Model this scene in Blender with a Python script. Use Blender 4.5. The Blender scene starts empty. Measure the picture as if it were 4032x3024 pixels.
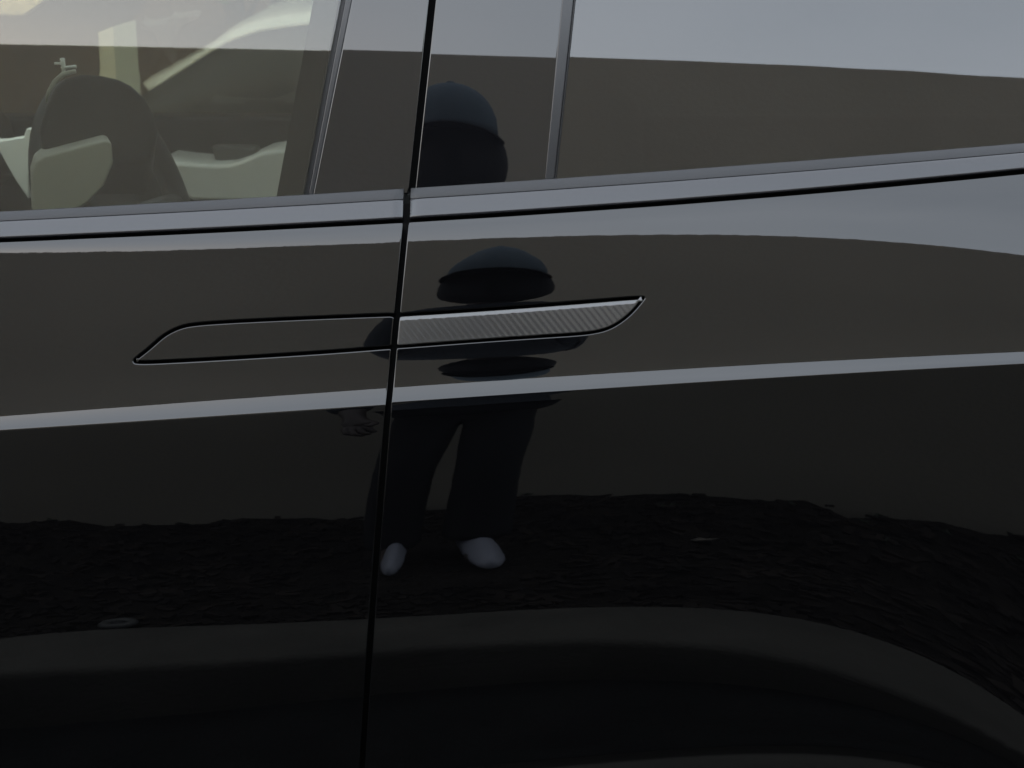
import bpy, math, random
import numpy as np
from mathutils import Vector, Matrix
from mathutils.geometry import delaunay_2d_cdt
R = math.radians
random.seed(7); rng = np.random.default_rng(7)
scene = bpy.context.scene
COL = scene.collection

# ------------------------------------------------------------------ camera, sky, sun, exposure
CAM_H, CAM_D, FOC = 1.18, 1.35, 6330.0 / 4032.0          # metres, metres, focal length in frame widths
PITCH = math.atan2(CAM_H - 0.84, CAM_D)
cam = bpy.data.cameras.new('camera'); cam_o = bpy.data.objects.new('camera', cam); COL.objects.link(cam_o)
cam.sensor_width = 36.0; cam.lens = 36.0 * FOC; cam.clip_start = 0.02; cam.clip_end = 2000
cam_o.location = (0, -CAM_D, CAM_H); cam_o.rotation_euler = (math.pi / 2 - PITCH, 0, 0)
cam.dof.use_dof = True; cam.dof.focus_distance = 1.40; cam.dof.aperture_fstop = 18.0      # small phone lens focused on the paint
scene.camera = cam_o

SUN_EL, SUN_AZ = 6.0, 217.0                               # degrees; azimuth measured clockwise from +Y
world = bpy.data.worlds.new('World'); scene.world = world; world.use_nodes = True
wn = world.node_tree; wn.nodes.clear()
w_out = wn.nodes.new('ShaderNodeOutputWorld'); w_bg = wn.nodes.new('ShaderNodeBackground')
sky = wn.nodes.new('ShaderNodeTexSky'); sky.sky_type = 'NISHITA'; sky.sun_disc = False
sky.sun_elevation = R(SUN_EL); sky.sun_rotation = R(SUN_AZ)
sky.air_density = 1.0; sky.dust_density = 3.0; sky.ozone_density = 1.0; sky.altitude = 50
w_bg.inputs['Strength'].default_value = 0.15
veil = wn.nodes.new('ShaderNodeMix'); veil.data_type = 'RGBA'                # thin even overcast over the clear sky
veil.inputs[7].default_value = (2.86, 3.08, 3.40, 1)
w_tc = wn.nodes.new('ShaderNodeTexCoord'); w_no = wn.nodes.new('ShaderNodeTexNoise'); w_mr = wn.nodes.new('ShaderNodeMapRange')
w_no.inputs['Scale'].default_value = 2.2; w_no.inputs['Detail'].default_value = 4.0
w_mr.inputs['From Min'].default_value = .3; w_mr.inputs['From Max'].default_value = .7; w_mr.inputs['To Min'].default_value = .58; w_mr.inputs['To Max'].default_value = .80
wn.links.new(w_tc.outputs['Generated'], w_no.inputs['Vector']); wn.links.new(w_no.outputs['Fac'], w_mr.inputs['Value']); wn.links.new(w_mr.outputs[0], veil.inputs[0])
wn.links.new(sky.outputs[0], veil.inputs[6]); wn.links.new(veil.outputs[2], w_bg.inputs[0]); wn.links.new(w_bg.outputs[0], w_out.inputs[0])

sun = bpy.data.lights.new('sun', 'SUN'); sun_o = bpy.data.objects.new('sun', sun); COL.objects.link(sun_o)
sun.energy = 0.5; sun.angle = R(0.5); sun.color = (1.0, 0.78, 0.55)
sd = Vector((math.sin(R(SUN_AZ)) * math.cos(R(SUN_EL)), math.cos(R(SUN_AZ)) * math.cos(R(SUN_EL)), math.sin(R(SUN_EL))))
sun_o.rotation_euler = sd.to_track_quat('Z', 'Y').to_euler()
sun_o.location = (-6, -10, 6)

vs = scene.view_settings
vs.view_transform = 'Standard'; vs.look = 'None'; vs.gamma = 1.0; vs.use_curve_mapping = False
vs.exposure = 3.32

# ------------------------------------------------------------------ body-side stations (metres, degrees of surface tilt)
XS = np.linspace(-.53, .53, 22)
LOW=[
 ([0.794, 0.7973, 0.8006, 0.804, 0.8074, 0.8109, 0.8144, 0.8179, 0.8214, 0.825, 0.8285, 0.832, 0.8354, 0.8388, 0.8421, 0.8453, 0.8484, 0.8514, 0.8542, 0.857, 0.8596, 0.8621],
  [11.33, 11.21, 11.09, 10.96, 10.83, 10.7, 10.57, 10.44, 10.3, 10.17, 10.04, 9.9, 9.77, 9.64, 9.52, 9.4, 9.28, 9.17, 9.06, 8.95, 8.85, 8.76]),
 ([0.7761, 0.7786, 0.7811, 0.7838, 0.7866, 0.7897, 0.7929, 0.7963, 0.7998, 0.8034, 0.807, 0.8104, 0.8137, 0.8166, 0.8192, 0.8212, 0.8227, 0.8236, 0.8237, 0.8231, 0.8216, 0.8194],
  [8.78, 8.69, 8.59, 8.49, 8.39, 8.27, 8.15, 8.02, 7.89, 7.75, 7.62, 7.48, 7.36, 7.25, 7.15, 7.07, 7.02, 6.99, 6.98, 7.01, 7.07, 7.16]),
 ([0.7105, 0.71, 0.7097, 0.7098, 0.7106, 0.7121, 0.7144, 0.7173, 0.7207, 0.7244, 0.728, 0.7313, 0.7338, 0.7353, 0.7353, 0.7334, 0.7294, 0.7228, 0.7134, 0.7009, 0.6852, 0.6662],
  [1.62, 1.64, 1.65, 1.65, 1.62, 1.57, 1.5, 1.41, 1.3, 1.19, 1.08, 0.97, 0.89, 0.85, 0.85, 0.91, 1.04, 1.24, 1.54, 1.94, 2.43, 3.03]),
 ([0.6528, 0.658, 0.6613, 0.6635, 0.6652, 0.667, 0.6691, 0.6716, 0.6746, 0.6779, 0.6812, 0.6843, 0.6866, 0.6877, 0.687, 0.6839, 0.6778, 0.6679, 0.6536, 0.6342, 0.6092, 0.5777],
  [0.56, 0.38, 0.26, 0.19, 0.13, 0.06, -0.01, -0.1, -0.2, -0.31, -0.43, -0.53, -0.61, -0.65, -0.63, -0.52, -0.31, 0.04, 0.53, 1.21, 2.08, 3.18]),
 ([0.5944, 0.6051, 0.6119, 0.616, 0.6187, 0.6207, 0.6225, 0.6246, 0.6271, 0.6299, 0.633, 0.6358, 0.6379, 0.6387, 0.6373, 0.6331, 0.6249, 0.6119, 0.593, 0.5672, 0.5333, 0.4902],
  [-1.09, -1.55, -1.84, -2.02, -2.14, -2.22, -2.3, -2.39, -2.49, -2.61, -2.73, -2.85, -2.94, -2.97, -2.92, -2.74, -2.4, -1.85, -1.04, 0.08, 1.56, 3.45]),
 ([0.5616, 0.5634, 0.5652, 0.5674, 0.57, 0.5733, 0.5771, 0.5812, 0.5854, 0.5893, 0.5926, 0.5949, 0.5955, 0.5942, 0.5902, 0.5833, 0.5728, 0.5583, 0.5394, 0.5158, 0.4872, 0.4534],
  [-4.29, -4.36, -4.44, -4.55, -4.68, -4.83, -5.01, -5.19, -5.38, -5.56, -5.7, -5.8, -5.83, -5.76, -5.59, -5.27, -4.79, -4.12, -3.25, -2.14, -0.78, 0.86]),
 ([0.4249, 0.4287, 0.4348, 0.442, 0.4495, 0.4569, 0.4638, 0.4701, 0.4759, 0.4813, 0.4865, 0.4916, 0.4965, 0.5012, 0.5053, 0.5083, 0.5093, 0.5071, 0.5001, 0.4862, 0.4627, 0.4265],
  [-6.65, -6.82, -7.11, -7.46, -7.82, -8.17, -8.5, -8.78, -9.04, -9.28, -9.5, -9.73, -9.95, -10.17, -10.39, -10.57, -10.68, -10.67, -10.45, -9.93, -8.98, -7.44]),
 ([0.3962, 0.3999, 0.406, 0.4131, 0.4206, 0.4279, 0.4347, 0.441, 0.4468, 0.4521, 0.4573, 0.4622, 0.4671, 0.4717, 0.4759, 0.4789, 0.4801, 0.4781, 0.4714, 0.458, 0.4351, 0.3998],
  [6.19, 6.02, 5.73, 5.39, 5.03, 4.68, 4.35, 4.06, 3.79, 3.54, 3.31, 3.08, 2.85, 2.63, 2.43, 2.27, 2.2, 2.28, 2.58, 3.21, 4.29, 5.99]),
 ([0.3669, 0.3706, 0.3765, 0.3836, 0.3911, 0.3984, 0.4051, 0.4114, 0.4171, 0.4224, 0.4274, 0.4323, 0.4371, 0.4418, 0.4459, 0.449, 0.4502, 0.4484, 0.442, 0.4289, 0.4065, 0.3718],
  [9.3, 9.17, 8.95, 8.68, 8.41, 8.14, 7.89, 7.66, 7.44, 7.25, 7.06, 6.88, 6.7, 6.53, 6.38, 6.27, 6.23, 6.31, 6.57, 7.08, 7.94, 9.27]),
 ([0.2972, 0.3007, 0.3065, 0.3136, 0.321, 0.3282, 0.3349, 0.3411, 0.3467, 0.3519, 0.3569, 0.3617, 0.3664, 0.371, 0.3752, 0.3784, 0.3798, 0.3784, 0.3724, 0.3599, 0.3383, 0.3045],
  [10.7, 10.64, 10.54, 10.43, 10.31, 10.19, 10.08, 9.98, 9.88, 9.79, 9.71, 9.63, 9.55, 9.48, 9.42, 9.38, 9.38, 9.44, 9.59, 9.85, 10.27, 10.9])]
UP=[
 ([0.794, 0.7973, 0.8006, 0.804, 0.8074, 0.8109, 0.8144, 0.8179, 0.8214, 0.825, 0.8285, 0.832, 0.8354, 0.8388, 0.8421, 0.8453, 0.8484, 0.8514, 0.8542, 0.857, 0.8596, 0.8621],
  [33.98, 33.91, 33.85, 33.78, 33.71, 33.65, 33.58, 33.51, 33.44, 33.37, 33.3, 33.23, 33.16, 33.09, 33.03, 32.96, 32.9, 32.84, 32.78, 32.73, 32.68, 32.63]),
 ([0.8028, 0.8066, 0.8105, 0.8144, 0.8182, 0.8221, 0.8259, 0.8296, 0.8333, 0.837, 0.8405, 0.844, 0.8473, 0.8505, 0.8536, 0.8566, 0.8594, 0.862, 0.8645, 0.8669, 0.8691, 0.8711],
  [24.24, 24.12, 24.01, 23.89, 23.78, 23.67, 23.55, 23.44, 23.33, 23.23, 23.13, 23.03, 22.93, 22.83, 22.75, 22.66, 22.58, 22.5, 22.43, 22.37, 22.3, 22.25]),
 ([0.8169, 0.8204, 0.8239, 0.8275, 0.8311, 0.8346, 0.8382, 0.8418, 0.8454, 0.8489, 0.8522, 0.8555, 0.8587, 0.8616, 0.8644, 0.867, 0.8694, 0.8715, 0.8733, 0.875, 0.8763, 0.8775],
  [20.86, 20.74, 20.62, 20.5, 20.38, 20.25, 20.13, 20.01, 19.88, 19.77, 19.65, 19.54, 19.43, 19.33, 19.24, 19.15, 19.07, 19.0, 18.94, 18.89, 18.85, 18.82]),
 ([0.8256, 0.8288, 0.8321, 0.8354, 0.8388, 0.8423, 0.8458, 0.8492, 0.8527, 0.8561, 0.8594, 0.8626, 0.8656, 0.8684, 0.871, 0.8734, 0.8754, 0.8772, 0.8787, 0.8799, 0.8808, 0.8814],
  [18.45, 18.33, 18.22, 18.1, 17.98, 17.86, 17.74, 17.61, 17.49, 17.37, 17.26, 17.15, 17.04, 16.94, 16.85, 16.77, 16.7, 16.65, 16.6, 16.56, 16.54, 16.53]),
 ([0.8489, 0.8514, 0.8541, 0.8569, 0.8599, 0.8629, 0.8661, 0.8693, 0.8725, 0.8756, 0.8786, 0.8815, 0.8842, 0.8866, 0.8887, 0.8905, 0.8918, 0.8927, 0.8932, 0.8932, 0.8927, 0.8918],
  [15.32, 15.23, 15.13, 15.03, 14.93, 14.82, 14.71, 14.59, 14.48, 14.36, 14.26, 14.15, 14.06, 13.97, 13.9, 13.84, 13.8, 13.77, 13.76, 13.77, 13.8, 13.84]),
 ([0.8796, 0.8813, 0.8832, 0.8853, 0.8876, 0.8902, 0.8929, 0.8957, 0.8985, 0.9013, 0.904, 0.9066, 0.9088, 0.9107, 0.9121, 0.9131, 0.9134, 0.9132, 0.9122, 0.9107, 0.9084, 0.9056],
  [16.06, 16.0, 15.94, 15.87, 15.79, 15.7, 15.61, 15.51, 15.41, 15.32, 15.22, 15.14, 15.06, 15.0, 14.95, 14.93, 14.92, 14.94, 14.99, 15.06, 15.15, 15.27]),
 ([0.8927, 0.8941, 0.8956, 0.8974, 0.8995, 0.9018, 0.9043, 0.9069, 0.9096, 0.9123, 0.9149, 0.9172, 0.9193, 0.9209, 0.9221, 0.9227, 0.9226, 0.9219, 0.9204, 0.9181, 0.9151, 0.9114],
  [17.7, 17.66, 17.61, 17.56, 17.49, 17.41, 17.33, 17.24, 17.15, 17.06, 16.98, 16.9, 16.83, 16.78, 16.75, 16.74, 16.75, 16.79, 16.86, 16.95, 17.08, 17.23]),
 ([0.9102, 0.911, 0.9121, 0.9135, 0.9152, 0.9172, 0.9195, 0.9219, 0.9244, 0.9269, 0.9293, 0.9314, 0.9332, 0.9346, 0.9354, 0.9355, 0.9349, 0.9334, 0.9312, 0.928, 0.924, 0.9192],
  [18.35, 18.33, 18.3, 18.26, 18.21, 18.15, 18.08, 18.0, 17.92, 17.84, 17.76, 17.69, 17.64, 17.6, 17.58, 17.59, 17.62, 17.69, 17.78, 17.91, 18.07, 18.26]),
 ([0.9276, 0.928, 0.9286, 0.9296, 0.931, 0.9327, 0.9347, 0.9369, 0.9392, 0.9415, 0.9437, 0.9456, 0.9471, 0.9482, 0.9486, 0.9482, 0.9471, 0.945, 0.942, 0.9379, 0.9329, 0.927],
  [19.24, 19.24, 19.23, 19.2, 19.17, 19.12, 19.06, 18.99, 18.92, 18.84, 18.78, 18.72, 18.68, 18.65, 18.65, 18.67, 18.73, 18.81, 18.94, 19.1, 19.29, 19.52]),
 ([0.948, 0.9477, 0.9478, 0.9484, 0.9493, 0.9507, 0.9524, 0.9543, 0.9564, 0.9585, 0.9604, 0.9621, 0.9634, 0.964, 0.964, 0.9631, 0.9613, 0.9585, 0.9545, 0.9495, 0.9433, 0.9361],
  [19.52, 19.54, 19.55, 19.54, 19.52, 19.49, 19.44, 19.39, 19.34, 19.28, 19.23, 19.18, 19.16, 19.14, 19.15, 19.19, 19.26, 19.36, 19.5, 19.67, 19.88, 20.12]),
 ([0.9508, 0.9518, 0.953, 0.9545, 0.9563, 0.9582, 0.9604, 0.9628, 0.9653, 0.9679, 0.9705, 0.9731, 0.9756, 0.978, 0.9801, 0.9819, 0.9835, 0.9846, 0.9854, 0.9858, 0.9858, 0.9854],
  [27.14, 27.12, 27.1, 27.07, 27.04, 27.0, 26.96, 26.91, 26.86, 26.81, 26.76, 26.71, 26.66, 26.61, 26.57, 26.54, 26.51, 26.48, 26.47, 26.46, 26.46, 26.47]),
 ([0.953, 0.9551, 0.9572, 0.9595, 0.9618, 0.9643, 0.9669, 0.9696, 0.9724, 0.9755, 0.9786, 0.982, 0.9855, 0.9891, 0.993, 0.997, 1.0012, 1.0056, 1.0101, 1.0148, 1.0197, 1.0247],
  [34.59, 34.55, 34.51, 34.46, 34.42, 34.37, 34.32, 34.26, 34.21, 34.15, 34.08, 34.02, 33.95, 33.87, 33.79, 33.71, 33.62, 33.53, 33.43, 33.33, 33.23, 33.12])]
WIN=[
 ([0.9752, 0.9777, 0.9803, 0.983, 0.9858, 0.9886, 0.9916, 0.9946, 0.9978, 1.001, 1.0043, 1.0077, 1.0112, 1.0147, 1.0184, 1.022, 1.0257, 1.0295, 1.0333, 1.0372, 1.0411, 1.045],
  [11.33, 11.43, 11.54, 11.65, 11.76, 11.89, 12.02, 12.15, 12.29, 12.44, 12.59, 12.75, 12.92, 13.08, 13.26, 13.43, 13.61, 13.79, 13.97, 14.15, 14.34, 14.52]),
 ([1.1257, 1.125, 1.1242, 1.1233, 1.1224, 1.1214, 1.1203, 1.1192, 1.118, 1.1167, 1.1153, 1.1139, 1.1123, 1.1107, 1.109, 1.1071, 1.1052, 1.1033, 1.1012, 1.099, 1.0968, 1.0945],
  [13.82, 13.84, 13.87, 13.9, 13.93, 13.97, 14.0, 14.04, 14.08, 14.13, 14.18, 14.22, 14.28, 14.33, 14.38, 14.44, 14.49, 14.55, 14.61, 14.66, 14.72, 14.78]),
 ([1.2356, 1.2348, 1.234, 1.2331, 1.2321, 1.2311, 1.23, 1.2288, 1.2275, 1.2262, 1.2247, 1.2232, 1.2217, 1.22, 1.2183, 1.2165, 1.2147, 1.2127, 1.2108, 1.2087, 1.2067, 1.2045],
  [17.94, 17.95, 17.97, 17.98, 18.0, 18.02, 18.04, 18.06, 18.09, 18.11, 18.14, 18.17, 18.2, 18.23, 18.26, 18.3, 18.33, 18.37, 18.41, 18.45, 18.49, 18.53]),
 ([1.4598, 1.459, 1.4581, 1.4571, 1.4561, 1.4549, 1.4537, 1.4524, 1.4511, 1.4496, 1.4481, 1.4466, 1.445, 1.4434, 1.4417, 1.44, 1.4382, 1.4365, 1.4347, 1.433, 1.4312, 1.4294],
  [20.96, 20.98, 20.99, 21.0, 21.02, 21.04, 21.06, 21.08, 21.1, 21.12, 21.14, 21.17, 21.2, 21.22, 21.25, 21.28, 21.32, 21.35, 21.38, 21.42, 21.45, 21.49])]
WINY=[0.0807, 0.0807, 0.0806, 0.0805, 0.0803, 0.08, 0.0797, 0.0793, 0.0791, 0.0788, 0.0787, 0.0788, 0.079, 0.0794, 0.0801, 0.0812, 0.0823, 0.0841, 0.0859, 0.0885, 0.0912, 0.0942]
GAP=[(-0.0925, 0.9742), (-0.095, 0.9469), (-0.1011, 0.8937), (-0.1069, 0.8405), (-0.1095, 0.8091), (-0.1158, 0.7069), (-0.1297, 0.5783), (-0.1389, 0.4776)]
GAPW=[(-0.0707, 1.162), (-0.0895, 0.9931)]
FGLASS=[(-0.1534, 1.162), (-0.1857, 0.9975)]
FPIL=[(-0.1426, 1.162), (-0.1766, 0.9975)]
RPIL=[(0.0442, 1.162), (0.0291, 1.0089)]
RGLASS=[(0.0555, 1.162), (0.0386, 1.009)]
HF=[(-0.0877, 0.8989), (-0.1366, 0.897), (-0.1922, 0.8946), (-0.2478, 0.8918), (-0.2791, 0.8895), (-0.2924, 0.8865), (-0.3058, 0.8798), (-0.3191, 0.8681), (-0.3325, 0.858), (-0.3327, 0.8546), (-0.3286, 0.852), (-0.2923, 0.8537), (-0.2254, 0.8576), (-0.1587, 0.862), (-0.1055, 0.8663), (-0.0877, 0.8675)]
HR=[(-0.1188, 0.8962), (-0.0988, 0.8982), (-0.0478, 0.9014), (0.0186, 0.9062), (0.0849, 0.9116), (0.1127, 0.9139), (0.1169, 0.9122), (0.116, 0.9092), (0.1058, 0.8976), (0.097, 0.8903), (0.0879, 0.8847), (0.0782, 0.8812), (0.0628, 0.8786), (0.025, 0.8761), (-0.0257, 0.8726), (-0.1012, 0.8667), (-0.1188, 0.8656)]

# ------------------------------------------------------------------ helpers
def tag(o, label=None, cat=None, group=None, kind=None):
    for k, v in (('label', label), ('category', cat), ('group', group), ('kind', kind)):
        if v: o[k] = v
    return o
def empty(name, loc=(0, 0, 0)):
    o = bpy.data.objects.new(name, None); o.location = loc; COL.objects.link(o); return o
def link(name, me, mat, parent=None):
    o = bpy.data.objects.new(name, me)
    if mat is not None and not me.materials: me.materials.append(mat)
    COL.objects.link(o)
    if parent is not None:
        o.parent = parent
        if parent.type == 'EMPTY': o.matrix_parent_inverse = Matrix.Translation(-Vector(parent.location))
    return o
def mesh(name, V, F, mat, parent=None, N=None, smooth=True):
    me = bpy.data.meshes.new(name)
    me.from_pydata([tuple(map(float, v)) for v in V], [], [tuple(map(int, f)) for f in F])
    me.update()
    if smooth: me.polygons.foreach_set('use_smooth', [True] * len(me.polygons))
    if N is not None: me.normals_split_custom_set_from_vertices([tuple(map(float, n)) for n in N])
    return link(name, me, mat, parent)
def nd(nt, typ, **kw):
    n = nt.nodes.new(typ)
    for k, v in kw.items():
        if k in n.inputs.keys(): n.inputs[k].default_value = v
        else: setattr(n, k, v)
    return n
def principled(name, col, rough=.5, metal=0, ior=1.5, spec=.5, coat=0, noise=None, bump=None, var=None):
    m = bpy.data.materials.new(name); m.use_nodes = True; nt = m.node_tree; b = nt.nodes['Principled BSDF']
    b.inputs['Base Color'].default_value = (*col, 1); b.inputs['Roughness'].default_value = rough
    b.inputs['Metallic'].default_value = metal; b.inputs['IOR'].default_value = ior
    b.inputs['Specular IOR Level'].default_value = spec; b.inputs['Coat Weight'].default_value = coat
    tc = nd(nt, 'ShaderNodeTexCoord')
    if var:                                              # (scale, dark factor, light factor)
        t = nd(nt, 'ShaderNodeTexNoise'); t.inputs['Scale'].default_value = var[0]; t.inputs['Detail'].default_value = 6
        r = nd(nt, 'ShaderNodeValToRGB')
        r.color_ramp.elements[0].position = .3; r.color_ramp.elements[1].position = .7
        r.color_ramp.elements[0].color = tuple(c * var[1] for c in col) + (1,)
        r.color_ramp.elements[1].color = tuple(min(1, c * var[2]) for c in col) + (1,)
        nt.links.new(tc.outputs['Object'], t.inputs['Vector']); nt.links.new(t.outputs['Fac'], r.inputs['Fac'])
        nt.links.new(r.outputs['Color'], b.inputs['Base Color'])
    if bump:                                             # (scale, strength, distance)
        t = nd(nt, 'ShaderNodeTexNoise'); t.inputs['Scale'].default_value = bump[0]; t.inputs['Detail'].default_value = 8
        bp = nd(nt, 'ShaderNodeBump'); bp.inputs['Strength'].default_value = bump[1]; bp.inputs['Distance'].default_value = bump[2]
        nt.links.new(tc.outputs['Object'], t.inputs['Vector']); nt.links.new(t.outputs['Fac'], bp.inputs['Height'])
        nt.links.new(bp.outputs['Normal'], b.inputs['Normal'])
    return m
def glass_mat(name, tint, ior=1.5):
    m = bpy.data.materials.new(name); m.use_nodes = True; nt = m.node_tree; nt.nodes.clear()
    o = nd(nt, 'ShaderNodeOutputMaterial'); mx = nd(nt, 'ShaderNodeMixShader'); fr = nd(nt, 'ShaderNodeFresnel', IOR=ior)
    t = nd(nt, 'ShaderNodeBsdfTransparent'); t.inputs[0].default_value = (*tint, 1)
    g = nd(nt, 'ShaderNodeBsdfGlossy'); g.inputs['Roughness'].default_value = 0.0; g.inputs['Color'].default_value = (1, 1, 1, 1)
    nt.links.new(fr.outputs[0], mx.inputs[0]); nt.links.new(t.outputs[0], mx.inputs[1]); nt.links.new(g.outputs[0], mx.inputs[2])
    nt.links.new(mx.outputs[0], o.inputs[0]); return m
def catmull(xk, yk):
    xk = np.asarray(xk); yk = np.asarray(yk); m = np.gradient(yk, xk)
    def f(x):
        x = np.asarray(x, float); xc = np.clip(x, xk[0], xk[-1]); i = np.clip(np.searchsorted(xk, xc) - 1, 0, len(xk) - 2)
        h = xk[i + 1] - xk[i]; t = (xc - xk[i]) / h
        return ((2*t**3 - 3*t**2 + 1)*yk[i] + (t**3 - 2*t**2 + t)*h*m[i] + (-2*t**3 + 3*t**2)*yk[i+1] + (t**3 - t**2)*h*m[i+1])
    return f
def pchip_cols(z, ZK, TK):
    """monotone cubic along the first axis of the knots, evaluated at z (n,) with knots (k,n) ascending"""
    h = np.diff(ZK, axis=0); d = np.diff(TK, axis=0) / h; k = ZK.shape[0]; m = np.zeros_like(ZK)
    for i in range(1, k - 1):
        ok = d[i-1] * d[i] > 0; w1 = 2*h[i] + h[i-1]; w2 = h[i] + 2*h[i-1]
        m[i] = np.where(ok, (w1 + w2) / (w1 / np.where(ok, d[i-1], 1) + w2 / np.where(ok, d[i], 1)), 0)
    m[0] = d[0]; m[-1] = d[-1]
    zc = np.clip(z, ZK[0], ZK[-1]); i = np.clip((zc[None] > ZK).sum(0) - 1, 0, k - 2); a = np.arange(len(z))
    hh = h[i, a]; t = (zc - ZK[i, a]) / hh
    return ((2*t**3 - 3*t**2 + 1)*TK[i, a] + (t**3 - 2*t**2 + t)*hh*m[i, a] + (-2*t**3 + 3*t**2)*TK[i+1, a] + (t**3 - t**2)*hh*m[i+1, a])
SLOPE = 0.06                                             # the lines rise towards the tail
class Side:
    """a body-side surface y(x, z) given by tilt angles at feature lines; below/above a base line"""
    def __init__(self, feats, base):
        f = sorted(feats, key=lambda q: q[0][10])
        self.z = [catmull(XS, q[0]) for q in f]; self.t = [catmull(XS, q[1]) for q in f]; self.base = base
    def zk(self, x):
        e = np.clip(x, XS[0], XS[-1]); return np.array([g(x) for g in self.z]) + SLOPE * (x - e)[None]
    def theta(self, x, z):
        return np.radians(pchip_cols(z, self.zk(x), np.array([g(x) for g in self.t])))
class Surface:
    """table of y over (x, z - base line), integrated from the tilt"""
    def __init__(self, side_fn, zbase, w0, w1, dw, ybase=None):
        self.X = np.linspace(-1.4, 1.4, 561); self.side = side_fn; self.zb = zbase
        self.nlo = int(round(-w0 / dw)); self.W = np.arange(-self.nlo, int(round(w1 / dw)) + 1) * dw; self.dw = dw
        zb = zbase(self.X); T = np.zeros((len(self.X), len(self.W)))
        for j, w in enumerate(self.W):
            wm = w - dw/2 if w > 0 else w + dw/2
            T[:, j] = np.tan(side_fn(self.X, zb + wm))
        Y = np.zeros_like(T); c = self.nlo
        for j in range(c + 1, len(self.W)): Y[:, j] = Y[:, j-1] + T[:, j] * dw
        for j in range(c - 1, -1, -1): Y[:, j] = Y[:, j+1] - T[:, j] * dw
        if ybase is not None: Y += ybase(self.X)[:, None]
        self.Y = Y
    def y(self, x, z):
        x = np.asarray(x, float); z = np.asarray(z, float)
        fx = np.clip((x - self.X[0]) / (self.X[1] - self.X[0]), 0, len(self.X) - 1.001); i = fx.astype(int); a = fx - i
        # evaluate w per neighbouring column so that lines that slope stay smooth
        out = 0
        for ii, wt in ((i, 1 - a), (i + 1, a)):
            w = z - self.zb(self.X[ii]); fw = np.clip((w - self.W[0]) / self.dw, 0, len(self.W) - 1.001); j = fw.astype(int); b = fw - j
            out = out + wt * (self.Y[ii, j] * (1 - b) + self.Y[ii, j + 1] * b)
        return out
    def normal(self, x, z):
        x = np.asarray(x, float); z = np.asarray(z, float)
        e = .008; yx = (self.y(x + e, z) - self.y(x - e, z)) / (2*e); yz = np.tan(self.side(x, z))
        n = np.stack([yx, -np.ones_like(yx), yz], -1); return n / np.linalg.norm(n, axis=-1, keepdims=True)
lowS, upS, winS = Side(LOW, None), Side(UP, None), Side(WIN, None)
def ext(f):
    return lambda x: f(x) + SLOPE * (np.asarray(x, float) - np.clip(x, XS[0], XS[-1]))
zcrease = ext(catmull(XS, UP[0][0])); zbelt = ext(catmull(XS, UP[-1][0])); zsill = ext(catmull(XS, WIN[0][0]))
def theta_body(x, z):
    x = np.asarray(x, float); z = np.asarray(z, float); sh = x.shape; x = x.ravel(); z = z.ravel()
    t = np.where(z >= zcrease(x), upS.theta(x, z), lowS.theta(x, z)); return t.reshape(sh)
def theta_win(x, z):
    x = np.asarray(x, float); z = np.asarray(z, float); sh = x.shape
    return winS.theta(x.ravel(), z.ravel()).reshape(sh)
BODY = Surface(theta_body, zcrease, -.62, .20, .0005)
WINS = Surface(theta_win, zsill, -.03, .50, .001, catmull(XS, WINY))
_gp = np.array(GAP); _gc = np.polyfit(_gp[:, 1], _gp[:, 0], 2)
_gw = np.array(GAPW)
def gapx(z):
    z = np.asarray(z, float); zz = np.clip(z, .42, .97); return np.polyval(_gc, zz) + .11 * (z - zz)
def lin(pts):
    (x0, z0), (x1, z1) = pts; return lambda z: x0 + (x1 - x0) * (np.asarray(z, float) - z0) / (z1 - z0)
gapw = lin(GAPW); fgl = lin(FGLASS); fpi = lin(FPIL); rpi = lin(RPIL); rgl = lin(RGLASS)

def at(u, v, Y):
    """point at depth y = Y on the sight line through picture position (u, v) of 4032 x 3024"""
    a = (u - 2016) / 6330; b = (1512 - v) / 6330; c, s = math.cos(PITCH), math.sin(PITCH)
    d = Vector((a, c + b*s, -s + b*c)); return Vector((0, -CAM_D, CAM_H)) + d * ((Y + CAM_D) / d.y)

def hem(V, F, N, r=.002, depth=.012, steps=4, only=None):
    """roll every open edge of a sheet inwards; V,N lists of arrays, F list of tuples (outward faces)"""
    cnt = {}
    for f in F:
        for a, b in zip(f, f[1:] + f[:1]): cnt[(a, b)] = 1
    bed = [(a, b) for (a, b) in cnt if (b, a) not in cnt]
    V = [np.array(v, float) for v in V]; N = [np.array(n, float) for n in N]
    T = {}
    for a, b in bed:
        t = V[b] - V[a]; L = np.linalg.norm(t)
        if L < 1e-9: continue
        o = np.cross(t / L, (N[a] + N[b]) / 2)
        for q in (a, b): T[q] = T.get(q, 0) + o
    ring = {}
    for q, o in T.items():
        n = N[q]; o = o - n * np.dot(o, n); o = o / max(np.linalg.norm(o), 1e-9); ids = [q]
        for k in range(1, steps + 1):
            ph = math.pi/2 * k / steps
            V.append(V[q] + o * r * math.sin(ph) - n * r * (1 - math.cos(ph))); N.append(n * math.cos(ph) + o * math.sin(ph)); ids.append(len(V) - 1)
        V.append(V[ids[-1]] - n * depth); N.append(o); ids.append(len(V) - 1)
        ring[q] = ids
    F = list(F)
    for a, b in bed:
        if a in ring and b in ring:
            for k in range(steps + 1): F.append((ring[b][k], ring[a][k], ring[a][k+1], ring[b][k+1]))
    return V, F, N
def orient(V, F, N):
    V = np.array(V); out = []
    for f in F:
        n = np.cross(V[f[1]] - V[f[0]], V[f[2]] - V[f[0]])
        out.append(tuple(f) if np.dot(n, N[f[0]]) > 0 else tuple(f)[::-1])
    return out
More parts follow.
